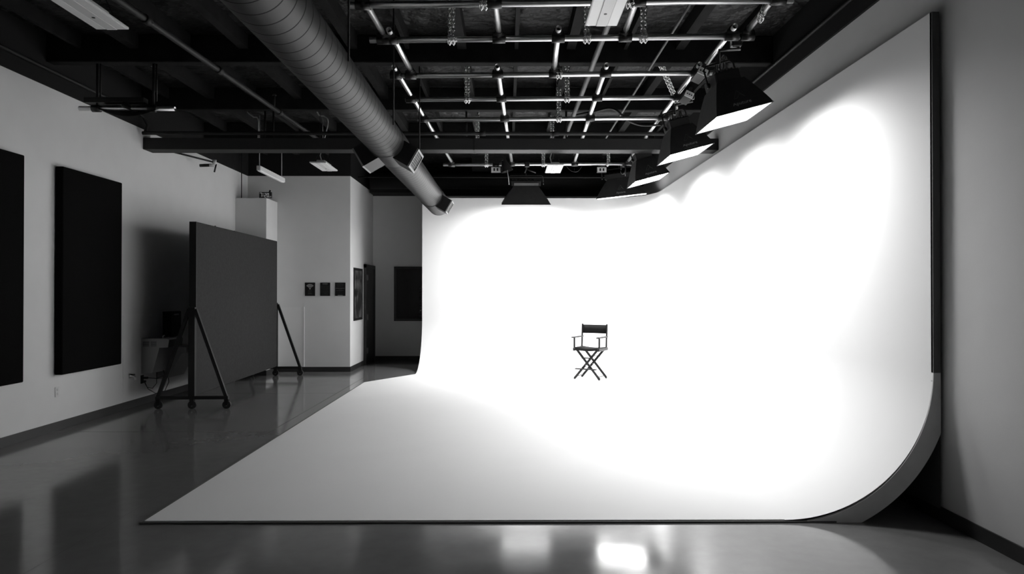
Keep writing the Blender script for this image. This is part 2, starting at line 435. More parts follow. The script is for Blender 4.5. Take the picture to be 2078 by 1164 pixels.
# ---------------------------------------------------------------- signs, poster
def sign(x0, x1, z0, z1, label, kind):
    e = empty('wall_sign', ((x0+x1)/2, YB, z0), label, 'sign', 'black signs on the back wall')
    MB().bbox(x0, x1, YB-.05, YB, z0, z1, .01).build('plate', M['sign'], e)
    cx = (x0+x1)/2; y = YB-.056; w_ = x1-x0
    g = MB(); dim = MB()
    if kind == 'wifi':
        cz = z0+.49
        for r_ in (.12, .2, .28):
            n_ = 14; th = .022 + r_*.03
            pa = [(cx+(r_+th)*sin(a), cz+(r_+th)*cos(a)) for a in [radians(-52+104*i/n_) for i in range(n_+1)]]
            pb = [(cx+(r_-th)*sin(a), cz+(r_-th)*cos(a)) for a in [radians(-52+104*i/n_) for i in range(n_+1)]]
            for i in range(n_):
                g.add([(p[0], y, p[1]) for p in (pa[i], pa[i+1], pb[i+1], pb[i])], [(0, 1, 2, 3)])
        g.add([(cx+.055*cos(a), y, cz+.05*sin(a)) for a in [2*pi*i/16 for i in range(16)]], [tuple(range(16))])
        g.build('wireless_symbol', M['signtext'], e)
        rows = [(.35, .22), (.30, .24), (.20, .22), (.155, .27), (.115, .32)]
        for dz, ww in rows: words(dim, cx, y, z0+dz, ww, .03)
        dim.build('lettering', M['signdim'], e)
    elif kind == 'notice':
        words(g, cx, y, z0+.79, .34, .055, 1); g.build('heading', M['signtext'], e)
        for i, ww in enumerate((.3, .6, .56, .6, .5, .6, .4, .58, .56, .44, .6, .2, .5, .44)): words(dim, cx, y, z0+.71-i*.048, ww, .018)
        dim.build('lettering', M['signdim'], e)
    else:
        words(g, cx, y, z0+.50, .62, .028); words(g, cx, y, z0+.345, .48, .014); words(g, cx, y, z0+.02, .34, .05, 1)
        g.build('heading', M['signtext'], e)
        for z_, ww in ((.84, .3), (.77, .5), (.73, .46), (.69, .4), (.61, .34), (.44, .24), (.25, .12), (.12, .3)): words(dim, cx, y, z0+z_, ww, .022)
        dim.build('lettering', M['signdim'], e)
def words(mb, cx, y, z, width, h, one=0):
    x = cx-width/2; rnd = random.Random(int((cx*100+z*1000)))
    while x < cx+width/2-.01:
        l = width if one else min(rnd.uniform(.04, .11), cx+width/2-x)
        n_ = max(1, int(l/.02))
        for i in range(n_):       # letters too small to read: separate short strokes
            a = x+i*l/n_; mb.add([(a, y, z), (a+l/n_*.72, y, z), (a+l/n_*.72, y, z+h*rnd.uniform(.7, 1)), (a, y, z+h*rnd.uniform(.7, 1))], [(0, 1, 2, 3)])
        x += l+.02
sign(-13.71, -13.02, 5.13, 6.03, 'black wireless network sign with white fan symbol, left of the three', 'wifi')
sign(-12.68, -12.0, 5.13, 6.03, 'black notice sign with rows of small text, middle of the three', 'notice')
sign(-11.67, -10.97, 5.13, 6.03, 'black sign with spaced lines of text, right of the three, nearest the corner', 'other')

po = empty('framed_poster', (XS, 48.6, 3.4), 'tall dark framed poster on the recess wall beside the dark door', 'poster')
MB().box(XS, XS+.06, 47.25, 47.42, 3.4, 7.08).box(XS, XS+.06, 49.85, 50.02, 3.4, 7.08).box(XS, XS+.06, 47.42, 49.85, 6.91, 7.08).box(XS, XS+.06, 47.42, 49.85, 3.4, 3.57).build('frame', M['steelblk'], po)
MB().box(XS, XS+.03, 47.42, 49.85, 3.57, 6.91).build('print', M['poster'], po)

# ---------------------------------------------------------------- clock on the closet
ck = empty('digital_clock', (-15.95, 44.5, 11.47), 'black digital clock reading 7:20 on top of the white closet', 'clock')
MB().bbox(-16.1, -15.3, 44.28, 44.4, 11.475, 11.87, .01).build('case', M['sign'], ck)
SEG = {'7': 'abc', '2': 'abged', '0': 'abcdef', '4': 'fgbc', '1': 'bc'}
dg_ = MB()
def digit(ch, x, z, w_, h, t_):
    y0, y1 = 44.268, 44.282
    s_ = {'a': (x, x+w_, z+h-t_, z+h), 'd': (x, x+w_, z, z+t_), 'g': (x, x+w_, z+h/2-t_/2, z+h/2+t_/2),
          'b': (x+w_-t_, x+w_, z+h/2, z+h), 'c': (x+w_-t_, x+w_, z, z+h/2), 'e': (x, x+t_, z, z+h/2), 'f': (x, x+t_, z+h/2, z+h)}
    for q in SEG[ch]:
        a, b, c, d = s_[q]; dg_.box(a+.004, b-.004, y0, y1, c+.004, d-.004)
digit('7', -16.05, 11.56, .14, .26, .032)
dg_.box(-15.86, -15.82, 44.268, 44.282, 11.6, 11.65).box(-15.86, -15.82, 44.268, 44.282, 11.72, 11.77)
digit('2', -15.76, 11.53, .13, .26, .032); digit('0', -15.59, 11.53, .13, .26, .032)
digit('2', -15.43, 11.51, .05, .1, .014); digit('4', -15.365, 11.51, .05, .1, .014)
dg_.build('digits', M['digit'], ck)
cd = empty('frame_stand', (-15.72, 44.62, 11.47), 'tiny tilted white frame standing behind the digital clock', 'frame')
Rt = Matrix.Translation((-15.68, 44.62, 11.47)) @ Matrix.Rotation(radians(18), 4, 'Y')
MB().box(-.09, .09, -.02, .02, .3, .33, Rt).box(-.09, .09, -.02, .02, .6, .64, Rt).box(-.09, -.06, -.02, .02, 0, .64, Rt).box(.06, .09, -.02, .02, .0, .64, Rt).build('rim', M['white'], cd)
MB().box(-.06, .06, -.01, .01, .32, .61, Rt).build('screen', M['sign'], cd)

# conduit in the corner above the closet
tag(MB().tube([(-17.4, 44.7, 11.47), (-17.4, 44.7, 14.6)], .03, 8).build('conduit', M['pipe']), 'thin vertical conduit rising from the closet top in the corner', 'conduit')

# ================================================================ duct
def duct():
    A = Vector((-4.42, 3.0, 10.74)); B = Vector((-4.12, 41.0, 10.62)); R1, R2 = .64, .62
    root = empty('air_duct', (-4.4, 22, 10.1), 'long grey spiral air duct running overhead to the stage', 'duct')
    n = 56; pitch = .455
    def sec(y0, y1, ra, rb_, name):
        segs = [.04, .5, .96]
        turns = int((y1-y0)/pitch)+1; vs, fs, mi = [], [], []
        rows = []
        for t_ in range(turns+1):
            for s_ in segs: rows.append(t_+s_)
        for ph in rows:
            for k in range(n+1):
                yy = min(max(y0+(ph+k/n-1)*pitch, y0), y1)
                f_ = (yy-A.y)/(B.y-A.y); c = A.lerp(B, f_); r_ = ra+(rb_-ra)*f_
                a = 2*pi*k/n
                vs.append((c.x+r_*cos(a), yy, c.z+r_*sin(a)))
        for i in range(len(rows)-1):
            for k in range(n):
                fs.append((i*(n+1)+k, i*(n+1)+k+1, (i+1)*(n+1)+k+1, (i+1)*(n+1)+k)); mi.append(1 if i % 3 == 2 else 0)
        me = bpy.data.meshes.new(name); o0 = Vector(root['_o'])
        ok = [q for q, f in enumerate(fs) if (Vector(vs[f[0]])-Vector(vs[f[3]])).length > 1e-4 or (Vector(vs[f[1]])-Vector(vs[f[2]])).length > 1e-4]
        me.from_pydata([tuple((Vector(p)-o0)*F) for p in vs], [], [fs[q] for q in ok])
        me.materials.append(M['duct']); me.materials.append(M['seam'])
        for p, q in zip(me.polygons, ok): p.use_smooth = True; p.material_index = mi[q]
        o = bpy.data.objects.new(name, me); COL.objects.link(o); o.parent = root
        return o
    def at(y):
        return A.lerp(B, (y-A.y)/(B.y-A.y))
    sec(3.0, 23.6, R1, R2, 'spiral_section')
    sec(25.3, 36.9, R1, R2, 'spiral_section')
    def tee(y0, y1, name='collar'):
        a, b = at(y0), at(y1)
        col = MB().tube([a, a+Vector((0, .05, 0)), b-Vector((0, .05, 0)), b], [R1+.0, R1+.012, R1+.012, R1], 48, caps=False).build(name, M['duct'], root)
        return col
    tee(23.55, 25.35); tee(36.85, 40.9)
    MB().tube([at(40.88), at(40.95)], [R2+.02, R2+.02], 48).build('end_cap', M['duct'], root)
    def branch(y0, y1, side, sc=1.0):
        c = at((y0+y1)/2); an = radians(-30 if side > 0 else 210)
        d = Vector((cos(an), 0, sin(an))); q = Vector((0, 0, 1)) - d*d.z; q.normalize()
        h = .36; off = Vector((0, 0, -.04))
        def fr(mb, u0, u1, v0, v1, ya, yb):
            vs = [c+off+d*u+q*v+Vector((0, y-c.y, 0)) for u in (u0, u1) for y in (ya, yb) for v in (v0, v1)]
            mb.add(vs, [(0,1,3,2), (4,6,7,5), (0,4,5,1), (2,3,7,6), (0,2,6,4), (1,5,7,3)])
        m1 = MB(); fr(m1, .45, 1.08, -h, h, y0, y1); bo = m1.build('grille_box', M['steelblk'], root)
        m2 = MB(); t_ = .07
        fr(m2, 1.08, 1.14, -h, -h+t_, y0, y1); fr(m2, 1.08, 1.14, h-t_, h, y0, y1)
        fr(m2, 1.08, 1.14, -h+t_, h-t_, y0, y0+t_); fr(m2, 1.08, 1.14, -h+t_, h-t_, y1-t_, y1)
        m2.build('grille_rim', M['ductedge'], bo)
        m3 = MB()
        fr(m3, 1.08, 1.10, -h+t_, h-t_, y0+t_, y1-t_)
        for i in range(7): fr(m3, 1.10, 1.125, -h+t_+i*.08, -h+t_+i*.08+.02, y0+t_, y1-t_)
        m3.build('grille_louvres', M['grille'], bo)
    branch(23.75, 25.1, 1); branch(23.75, 25.1, -1); branch(36.9, 38.1, 1)
    for y in (9.7, 15.7, 21.6, 27.6):
        c = at(y)
        MB().tube([(c.x+R1+.02, y, c.z), (c.x+R1+.02, y, 15.2)], .025, 8).build('hanger_rod', M['pipe'], root)
duct()

# ================================================================ pipe grid
ZG = 13.26; PR = .09
grid = empty('pipe_grid', (1.7, 30, ZG), 'suspended aluminium pipe lighting grid above the white stage', 'lighting grid')
rowsY = [15.4, 18.5, 21.1, 24.6, 27.7, 30.95, 35.9, 42.0]
ext = {15.4: (-3.9, 8.1), 18.5: (-3.95, 8.1), 21.1: (-4.0, 7.85), 24.6: (-4.06, 7.74), 27.7: (-4.1, 7.63), 30.95: (-4.13, 7.6), 35.9: (-4.25, 7.4), 38.9: (-4.3, 7.3), 42.0: (-4.4, 7.1)}
for y in rowsY:
    a, b = ext[y]
    MB().tube([(a, y, ZG), (b, y, ZG)], PR, 16, hollow=.82).build('cross_pipe', M['alu'], grid)
ZD = ZG+2*PR+.01
depth = [(-3.57, 12, 21.35), (.04, 12, 21.3), (3.95, 12, 21.3), (7.7, 12, 21.35),
         (-3.33, 20.75, 24.85), (1.88, 20.75, 24.8), (7.22, 20.75, 24.85),
         (-3.88, 24.2, 42.2), (-.17, 24.2, 42.15), (3.72, 24.2, 42.15), (7.0, 24.2, 42.2)]
GA = radians(-2.0)
def gy(x, y): return y+sin(GA)*(x-1.7)      # world depth of a point on a cross pipe
for x, a, b in depth:
    MB().tube([(x, a, ZD), (x, b, ZD)], PR, 16, hollow=.82).build('depth_pipe', M['alu'], grid)
def clamp(x, y):
    c = MB()
    c.tube([(x-.2, y, ZG), (x+.2, y, ZG)], PR+.045, 14, smooth=True)
    c.bbox(x-.19, x+.19, y-.13, y+.13, ZG+.02, ZG+.13, .01)
    c.tube([(x, y-.15, ZD), (x, y+.15, ZD)], PR+.03, 14)
    for sx in (-.15, .15):
        for sy in (-.1, .1): c.cone((x+sx, y+sy, ZG+.12), (0, 0, 1), .02, .02, .05, 6)
    c.build('clamp', M['clamp'], grid)
for x, a, b in depth:
    for y in rowsY:
        if a <= y <= b: clamp(x, y)

grid.rotation_euler.z = GA
# ---------------------------------------------------------------- chains
def link(mb, c, axis, side, ln=.15, wd=.095, wr=.018):
    c = Vector(c); axis = Vector(axis).normalized(); side = Vector(side); side = (side-axis*side.dot(axis)).normalized()
    nrm = axis.cross(side); n = 12; m = 5; vs = []; fs = []
    for i in range(n):
        a = 2*pi*i/n
        ca, sa = cos(a), sin(a)
        ctr = c + axis*((ln/2-wd/2)*(1 if ca > 0 else -1)*min(1, abs(ca)*2.5) + wd/2*ca) + side*(wd/2*sa)
        out_ = (axis*ca + side*sa).normalized()
        for k in range(m):
            b = 2*pi*k/m; vs.append(ctr + (out_*cos(b)+nrm*sin(b))*wr)
    for i in range(n):
        for k in range(m): fs.append((i*m+k, i*m+(k+1) % m, ((i+1) % n)*m+(k+1) % m, ((i+1) % n)*m+k))
    mb.add(vs, fs, True)
def strand(mb, a, b, ph=0):
    a, b = Vector(a), Vector(b); L = (b-a).length; n = max(2, int(L/.112)); d = (b-a)/L
    for i in range(n+1):
        link(mb, a.lerp(b, i/n), d, (1, .4, 0) if (i+ph) % 2 else (-.4, 1, 0))
def chain(x, y, label, top=15.2, dx=0, dy=0, loops=2):
    y = gy(x, y)
    mb = MB()
    for s_ in (-1, 1):
        strand(mb, (x+s_*.055, y, ZG+.12), (x+dx+s_*.07, y+dy, top), s_ > 0)
    for q in range(loops):
        for k in range(8):
            a = 2*pi*k/8+.2; xx = x-.06+.12*q
            link(mb, (xx, y+.12*cos(a), ZG+.12*sin(a)), (0, -sin(a), cos(a)), (1, 0, 0) if k % 2 else (.2, cos(a), sin(a)))
    return tag(mb.build('chain', M['chain']), label, 'chain', 'chains hanging the pipe grid')
chain(-.66, 18.5, 'short chain on the nearest cross pipe left of the big white fixture')
chain(3.32, 18.5, 'short chain on the nearest cross pipe right of the big white fixture')
chain(-1.75, 21.1, 'long doubled chain on second cross pipe, left of the centre depth pipe')
chain(2.46, 21.1, 'doubled chain on second cross pipe just below the big white fixture')
chain(4.2, 21.1, 'doubled chain on second cross pipe right of the big white fixture')
chain(1.86, 24.6, 'short chain hanging third cross pipe from the roof beam', 14.14, dy=1.6)
chain(-1.65, 27.7, 'chain on fourth cross pipe, on the left half')
chain(2.42, 27.7, 'chain on fourth cross pipe, right of centre')
chain(2.33, 30.95, 'chain on fifth cross pipe, right of centre')
chain(-1.6, 35.9, 'chain partly hidden behind the low steel beam, on the left')
chain(2.35, 35.9, 'chain partly hidden behind the low steel beam, on the right')
chain(-1.3, 42.0, 'chain on farthest cross pipe left of the cone lamp')
chain(2.2, 42.0, 'chain on farthest cross pipe left of the bright square fixture')
chain(6.2, 42.0, 'chain on farthest cross pipe above the right outlet box', loops=1)
chain(7.3, 19.6, 'slack chain beside the outermost near depth pipe', 15.2, dx=.5, dy=-.9, loops=1)
chain(7.2, 29.0, 'slanting chain running to the right depth pipe above the second softbox', 14.5, dx=-1.1, dy=-1.7, loops=1)

# ================================================================ overhead pipes
tag(MB().tube([(3.15, 12, 13.72), (3.13, 21.4, 13.72), (3.1, 39.4, 13.72)], .1, 12).tube([(3.13, 20.7, 13.72), (3.13, 21.0, 13.72)], .13, 12).build('sprinkler_pipe', M['galv']), 'grey sprinkler pipe running away above the right half of the grid', 'pipe')
tag(MB().tube([(5.35, 12, 13.86), (5.42, 39.4, 13.86)], .045, 10).build('conduit', M['galv']), 'thin grey conduit running away between the right joists', 'conduit')
sp = MB().tube([(-11.25, 12, 13.6), (-10.95, 19.2, 13.6), (-10.25, 35, 13.6), (-10.1, 39.3, 13.6)], .1, 12)
for y in (20.6, 25.3, 31.2):
    x = -10.95+(y-19.2)*.0443; sp.tube([(x, y-.15, 13.6), (x, y+.15, 13.6)], .135, 12)
lp = tag(sp.build('sprinkler_pipe', M['pipe']), 'grey jointed sprinkler pipe running away between left wall and air duct', 'pipe')
mp = MB().tube([(XL+.2, 32.6, 12.97), (9.5, 32.6, 12.97)], .09, 12)
for x in (-1.2, 2.3, 8.2): mp.tube([(x-.15, 32.6, 12.97), (x+.15, 32.6, 12.97)], .12, 12)
tag(mp.build('sprinkler_pipe', M['beam']), 'dark pipe running side to side on top of the low steel beam', 'pipe')
lw = MB().tube([(-17.45, 12, 13.85), (-17.45, 32.2, 13.85), (-17.4, 32.7, 13.75), (-17.3, 32.85, 13.4), (-17.3, 32.6, 12.97)], .07, 10)
tag(lw.build('wall_conduit', M['pipe']), 'dark conduit along the top of left wall bending down at the steel beam', 'conduit')
rw = MB().tube([(10.1, 8, 14.0), (10.1, 45, 14.0)], .06, 10)
tag(rw.build('wall_conduit', M['pipe']), 'dark conduit along the top of right wall', 'conduit')
# sprinkler heads on the left pipe
for x, y in ((-10.97, 18.6), (-10.45, 30.6)):
    MB().tube([(x, y, 13.6), (x, y, 14.2)], .04, 8).cone((x, y, 14.2), (0, 0, 1), .1, .06, .06, 12).build('sprinkler_head', M['pipe'], lp)
# soft duct and equipment in the far dark ceiling
fd = empty('dark_ductwork', (-3, 50, 13), 'black painted ductwork in dark far ceiling behind the cyclorama', 'duct')
MB().tube([(-10.2, 51.0, 13.7), (9.5, 51.0, 13.7)], .62, 28).build('round_run', M['upper'], fd)
MB().box(-2.6, -.1, 49.6, 50.4, 14.3, ZR).build('square_box', M['upper'], fd)
MB().box(-10.5, -6.5, 51.9, 53.4, 12.95, 13.6).build('soffit_box', M['upper'], fd)
MB().tube([(-10.3, 47.0, 13.3), (9.0, 47.0, 13.3)], .05, 8).build('edge_pipe', M['upper'], fd)
for x in (-7, -1, 5): MB().tube([(x, 51, 14.3), (x, 51, ZR)], .04, 6).build('hanger_rod', M['upper'], fd)

# ================================================================ high-bay fixtures
def highbay(loc, label):
    x, y, z = loc
    e = empty('high_bay_light', loc, label, 'light fixture', 'white flat high bay lights')
    MB().bbox(x, x+.82, y, y+2.3, z, z+.06, .01).build('housing', M['fixture'], e)
    MB().box(x+.03, x+.25, y+.04, y+2.26, z-.012, z).build('lens', M['lens'], e)
    MB().box(x+.57, x+.79, y+.04, y+2.26, z-.012, z).build('lens', M['lens'], e)
    MB().bbox(x+.28, x+.54, y+.02, y+2.28, z-.02, z, .006).build('centre_channel', M['fixture'], e)
    MB().cone((x+.41, y+1.5, z-.026), (0, 0, 1), .04, .04, .008, 16).build('sensor', M['steelblk'], e)
    MB().bbox(x+.2, x+.62, y+.5, y+1.8, z+.06, z+.24, .02).build('driver_box', M['fixture'], e)
    for yy in (y+.4, y+1.9):
        MB().tube([(x+.1, yy, z+.06), (x+.41, yy, z+.7), (x+.72, yy, z+.06)], .012, 6).tube([(x+.41, yy, z+.7), (x+.41, yy, 14.9)], .012, 6).build('hanger_wire', M['pipe'], e)
    MB().tube([(x+.3, y+1.2, z+.24), (x+.2, y+1.2, z+.6), (x+.35, y+1.2, z+1.1), (x+.3, y+1.2, 14.8)], .025, 8).build('power_cord', M['wcable'], e)
    return e
hb = highbay((1.98, 15.1, 12.2), 'bright white flat fixture at the top centre of the grid')
for loc, lab, rx in (((-10.35, 14.9, 12.0), 'dim white flat fixture cut off at the top left', 0), ((-9.75, 33.6, 11.75), 'small white flat fixture hanging left of the air duct beyond the steel beam', 0),
                 ((2.0, 34.1, 11.75), 'bright white square fixture hanging under the low steel beam in the centre', 0)):
    c = copy_tree(hb); c.location = Vector(loc)*F; c['label'] = lab; c.rotation_euler.x = rx
c.rotation_euler.x = radians(0); 

# linear strip light
sl_ = empty('strip_light', (-13.5, 38.8, 12.0), 'unlit white box strip light hanging over the far left corner', 'light fixture')
MB().bbox(-13.6, -13.38, 37.0, 41.1, 11.98, 12.24, .02).build('housing', M['fixture'], sl_)
MB().bbox(-13.57, -13.41, 37.1, 41.0, 11.95, 11.99, .01).build('lens', M['lens'], sl_)
for y in (37.15, 40.8): MB().tube([(-13.49, y, 12.2), (-13.49, y, 15)], .02, 6).build('hanger_wire', M['wcable'], sl_)

# ================================================================ softboxes
def softbox(root_loc, w_, d_, h, label, yoke_top, lines=('Aputure',), headw=.8, headd=1.15, power=100, spread=165):
    """opening centred on root, facing straight down; w_ along x, d_ along y"""
    x0, y0, z0 = root_loc
    e = empty('softbox', root_loc, label, 'studio light', 'black studio softboxes')
    def rect(w2, d2, z): return [(x0-w2/2, y0-d2/2, z0+z), (x0+w2/2, y0-d2/2, z0+z), (x0+w2/2, y0+d2/2, z0+z), (x0-w2/2, y0+d2/2, z0+z)]
    tw, td = w_*.5, d_*.55
    # slightly concave fabric sides
    lv = []
    for i in range(9):
        t_ = i/8; s_ = t_**1.12
        lv.append((w_+(tw-w_)*s_, d_+(td-d_)*s_, h*t_))
    vs = []; fs = []
    for a, b, z in lv: vs += rect(a, b, z)
    for i in range(8):
        for k in range(4): fs.append((4*i+k, 4*i+(k+1) % 4, 4*i+4+(k+1) % 4, 4*i+4+k))
    fs.append((32, 33, 34, 35))
    MB().add(vs, fs).build('fabric_shell', M['softbox'], e)
    iv = rect(w_-.03, d_-.03, .0)+rect(w_-.17, d_-.17, .13)
    MB().add(iv, [(k, (k+1) % 4, 4+(k+1) % 4, 4+k) for k in range(4)]).build('inner_lip', M['inner'], e)
    MB().add(rect(w_-.16, d_-.16, .12), [(0, 1, 2, 3)]).build('diffuser', M['glow'], e)
    pi_ = MB()
    rr = [Vector(p) for p in rect(w_, d_, 0)]
    for k in range(4): pi_.tube([rr[k], rr[(k+1) % 4]], .018, 6)
    pi_.build('rim_piping', M['softbox'], e)
    ld = bpy.data.lights.new('lamp', 'AREA'); ld.shape = 'RECTANGLE'; ld.size = (w_-.2)*F; ld.size_y = (d_-.2)*F
    ld.energy = power; ld.spread = radians(spread)
    lo = bpy.data.objects.new('lamp', ld); COL.objects.link(lo); lo.parent = e; lo.location = (0, 0, .1*F)
    hd = MB().bbox(x0-headw/2, x0+headw/2, y0-headd/2, y0+headd/2, z0+h-.02, z0+h+.34, .04)
    for i in range(7): hd.box(x0-headw/2+.06+i*headw/8, x0-headw/2+.1+i*headw/8, y0-headd/2+.05, y0+headd/2-.05, z0+h+.34, z0+h+.4)
    hd.build('lamp_head', M['steelblk'], e)
    # lettering on the near face
    n0 = Vector((0, -(d_-td)/2*1.0, -h)).normalized()
    sl2 = math.atan2((d_-td)/2, h)
    B = Matrix.Translation((x0, y0-d_/2+.14*math.tan(sl2)-.012, z0+.14)) @ Matrix.Rotation(pi/2-sl2, 4, 'X')
    for k, tx in enumerate(lines):
        sz = .17 if k == 0 else .1
        T = B @ Matrix.Translation((0, .04 if k == 0 and len(lines) == 1 else (.13 if k == 0 else .0), .004))
        text_mb(tx, sz, T, .003, e, 'lettering', M['print'])
    if not lines: return e
    tr = MB(); o_ = B @ Matrix.Translation((0, .36, .008)); s_ = .17
    pts = [Vector((0, s_*1.25, 0)), Vector((-s_, -s_*.4, 0)), Vector((-s_*.35, -s_*.4, 0)), Vector((s_*.25, s_*.45, 0)), Vector((s_, -s_*.4, 0)), Vector((0, s_*1.25, 0))]
    pts = [o_ @ p for p in pts]
    for a, b in zip(pts[:-1], pts[1:]): tr.tube([a, b], .006, 4)
    tr.build('printed_emblem', M['printdim'], e)
    return e
def yoke(e, w2, z1, rise, clampto=None):
    """U-shaped bracket straddling the lamp head along x or y"""
    x0, y0, z0 = e['_o']; h = z1
    y_ = MB().tube([(x0-w2, y0, z0+h+.12), (x0-w2, y0, z0+h+rise-.1), (x0-w2+.1, y0, z0+h+rise), (x0+w2-.1, y0, z0+h+rise), (x0+w2, y0, z0+h+rise-.1), (x0+w2, y0, z0+h+.12)], .03, 8)
    for s_ in (-1, 1): y_.cone((x0+s_*w2-.05*s_, y0, z0+h+.14), (s_, 0, 0), .08, .08, .1, 12)
    y_.tube([(x0, y0, z0+h+rise), (x0, y0, z0+h+rise+.22)], .04, 8)
    return y_.build('yoke', M['steelblk'], e)
tilt = radians(-15)
S1 = softbox((7.08, 21.4, 10.85), 1.75, 2.3, 1.05, 'nearest and largest softbox, with lit white opening', 13.2)
yoke(S1, .48, 1.05, .75)
S1.rotation_euler.y = tilt
def dim(e, p):
    for ch in e.children:
        if ch.type == 'LIGHT': ch.data = ch.data.copy(); ch.data.energy = p
def again(loc, label, ry=tilt, rz=0, rx=0):
    c = copy_tree(S1); c.location = Vector(loc)*F; c['label'] = label; c.rotation_euler = (rx, ry, rz); return c
S2 = again((7.1, 27.3, 10.9), 'second softbox from the camera, lit, in front of the low steel beam')
S3 = again((7.12, 34.6, 11.06), 'third softbox from the camera, lit, below the end of the steel beam')
# second one carries an extra printed line
text_mb('NOVA P600c', .1, Matrix.Translation((7.08, 21.4-1.15+.05*.49, 10.85+.045)) @ Matrix.Rotation(pi/2-.456, 4, 'X') @ Matrix.Translation((0, 0, .012)), .003, S2, 'lettering', M['printdim'])
S5 = softbox((1.2, 44.7, 11.2), 3.15, 1.7, 1.15, 'dark softbox hanging centred before the back of the stage', 13.2, (), headw=1.9, headd=.8)
yoke(S5, 1.12, 1.15, .65); 
MB().box(.42, 2.0, 44.2, 44.29, 12.38, 12.55).build('lamp_panel', M['hinge'], S5)
S5.rotation_euler = (radians(12), 0, 0)
S4 = softbox((7.35, 43.9, 11.55), 3.15, 1.5, 1.15, 'farthest right softbox in the curved corner, thin lit edge', 13.2, headw=1.9, headd=.8)
yoke(S4, 1.12, 1.15, .65); S4.rotation_euler = (radians(5), radians(-5), radians(-12))

for e_, p_ in ((S1, 58), (S2, 56), (S3, 75), (S4, 105), (S5, 150)): dim(e_, p_)
# ---------------------------------------------------------------- small gear on the grid
def ballast(x, y, z, label, R):
    e = empty('power_supply', (x, y, z), label, 'power supply', 'light power supplies on the grid')
    MB().bbox(x-.17, x+.17, y, y+.9, z-.12, z+.12, .015).build('case', M['steelblk'], e)
    MB().bbox(x-.17, x+.17, y-.03, y+.01, z-.12, z+.12, .01).build('face_plate', M['white'], e)
    for d_ in (-.09, 0, .09): MB().cone((x+d_, y-.03, z), (0, -1, 0), .025, .025, .02, 10).build('connector', M['steelblk'], e)
    MB().bbox(x-.05, x+.05, y+.3, y+.5, z+.1, z+.42, .01).build('bracket', M['clamp'], e)
    e.rotation_euler = R
    return e
ballast(6.72, 23.4, 12.98, 'nearer power supply box with pale three-hole end plate on right grid pipe', (0, radians(25), 0))
ballast(7.0, 26.2, 13.0, 'farther power supply box with pale three-hole end plate on right grid pipe', (0, radians(25), 0))
def jbox(x, y, z, label):
    e = empty('outlet_box', (x, y, z), label, 'outlet box', 'outlet boxes on the farthest cross pipe')
    MB().bbox(x-.3, x+.3, y-.1, y+.1, z-.45, z-.12, .01).build('box', M['steelblk'], e)
    MB().bbox(x-.28, x+.28, y-.12, y-.095, z-.43, z-.14, .006).build('cover_plate', M['white'], e)
    for d_ in (-.1, .1): MB().box(x+d_-.05, x+d_+.05, y-.128, y-.118, z-.37, z-.2).build('socket', M['steelblk'], e)
    MB().tube([(x-.2, y, z), (x+.2, y, z)], .12, 12).build('mounting_clamp', M['clamp'], e)
jbox(-.72, 42.0, 13.2, 'left outlet box with pale cover beside the cone lamp')
jbox(5.8, 42.0, 13.2, 'right outlet box with pale cover near the corner softbox')

# cone lamp
cl = empty('cone_lamp', (-.15, 41.6, 12.8), 'small black cone shaded lamp hanging from farthest cross pipe', 'lamp')
MB().tube([(-.22, 41.55, 13.4), (-.02, 41.55, 12.75)], [.15, .37], 24, caps=False).build('lamp_shade', M['steelblk'], cl)
MB().bbox(-.35, -.1, 41.5, 41.72, 13.22, 13.42, .02).build('clamp', M['chain'], cl)
MB().tube([(-.02, 41.6, 12.9), (.1, 41.7, 11.95)], .02, 6).build('handle_rod', M['plate'], cl)

# cables
def cable(pts, r_, label, m='cable'):
    # smooth by Catmull-Rom
    P_ = [Vector(p) for p in pts]; P_ = [P_[0]]+P_+[P_[-1]]; out_ = []
    for i in range(1, len(P_)-2):
        for k in range(6):
            t_ = k/6; a, b, c, d = P_[i-1:i+3]
            out_.append(.5*((2*b)+(c-a)*t_+(2*a-5*b+4*c-d)*t_*t_+(3*b-a-3*c+d)*t_**3))
    out_.append(P_[-2])
    return tag(MB().tube(out_, r_, 6).build('cable', M[m]), label, 'cable')
def coil(cx, cy, cz, label, n=5, R_=.28):
    mb = MB()
    for k in range(n):
        rr = random.uniform(R_*.75, R_*1.2); ox, oy = random.uniform(-.1, .1), random.uniform(-.15, .15); ph = random.uniform(0, pi)
        pts = []
        for i in range(17):
            a = 2*pi*i/16
            pts.append((cx+ox+rr*.6*cos(a)*cos(ph), cy+oy+rr*cos(a)*sin(ph), cz-.15+rr*1.15*sin(a)))
        mb.tube(pts, .02, 5)
    return tag(mb.build('coiled_cable', M['cable']), label, 'cable')
coil(7.15, 22.6, 13.0, 'bundle of looped black cables above the nearest softbox', 7, .32)
coil(7.3, 23.6, 13.0, 'loose black cable loops beside the nearer power supply', 4, .25)
coil(7.25, 29.0, 13.0, 'bundle of looped black cables above the second softbox', 6, .3)
coil(7.2, 30.2, 12.9, 'wide slack cable loop at the end of the fifth cross pipe', 3, .42)
coil(7.1, 41.6, 13.0, 'black cable loops at the end of the farthest cross pipe', 4, .3)
cable([(3.2, 33.2, 14.0), (4.2, 32.6, 14.05), (4.9, 31.6, 13.9), (5.6, 31.6, 13.35), (6.3, 31.9, 13.2), (7.2, 32.0, 13.25)], .05, 'thick black cable sagging across the right side of the grid')
cable([(3.6, 42, 13.17), (3.9, 41.9, 12.85), (4.3, 41.9, 12.8), (4.6, 42, 13.17)], .015, 'thin cable loop under the farthest cross pipe, centre')
cable([(2.6, 42, 13.17), (2.9, 41.9, 12.75), (3.2, 41.9, 12.8), (3.3, 42, 13.17)], .015, 'thin cable loop right of the bright square fixture')
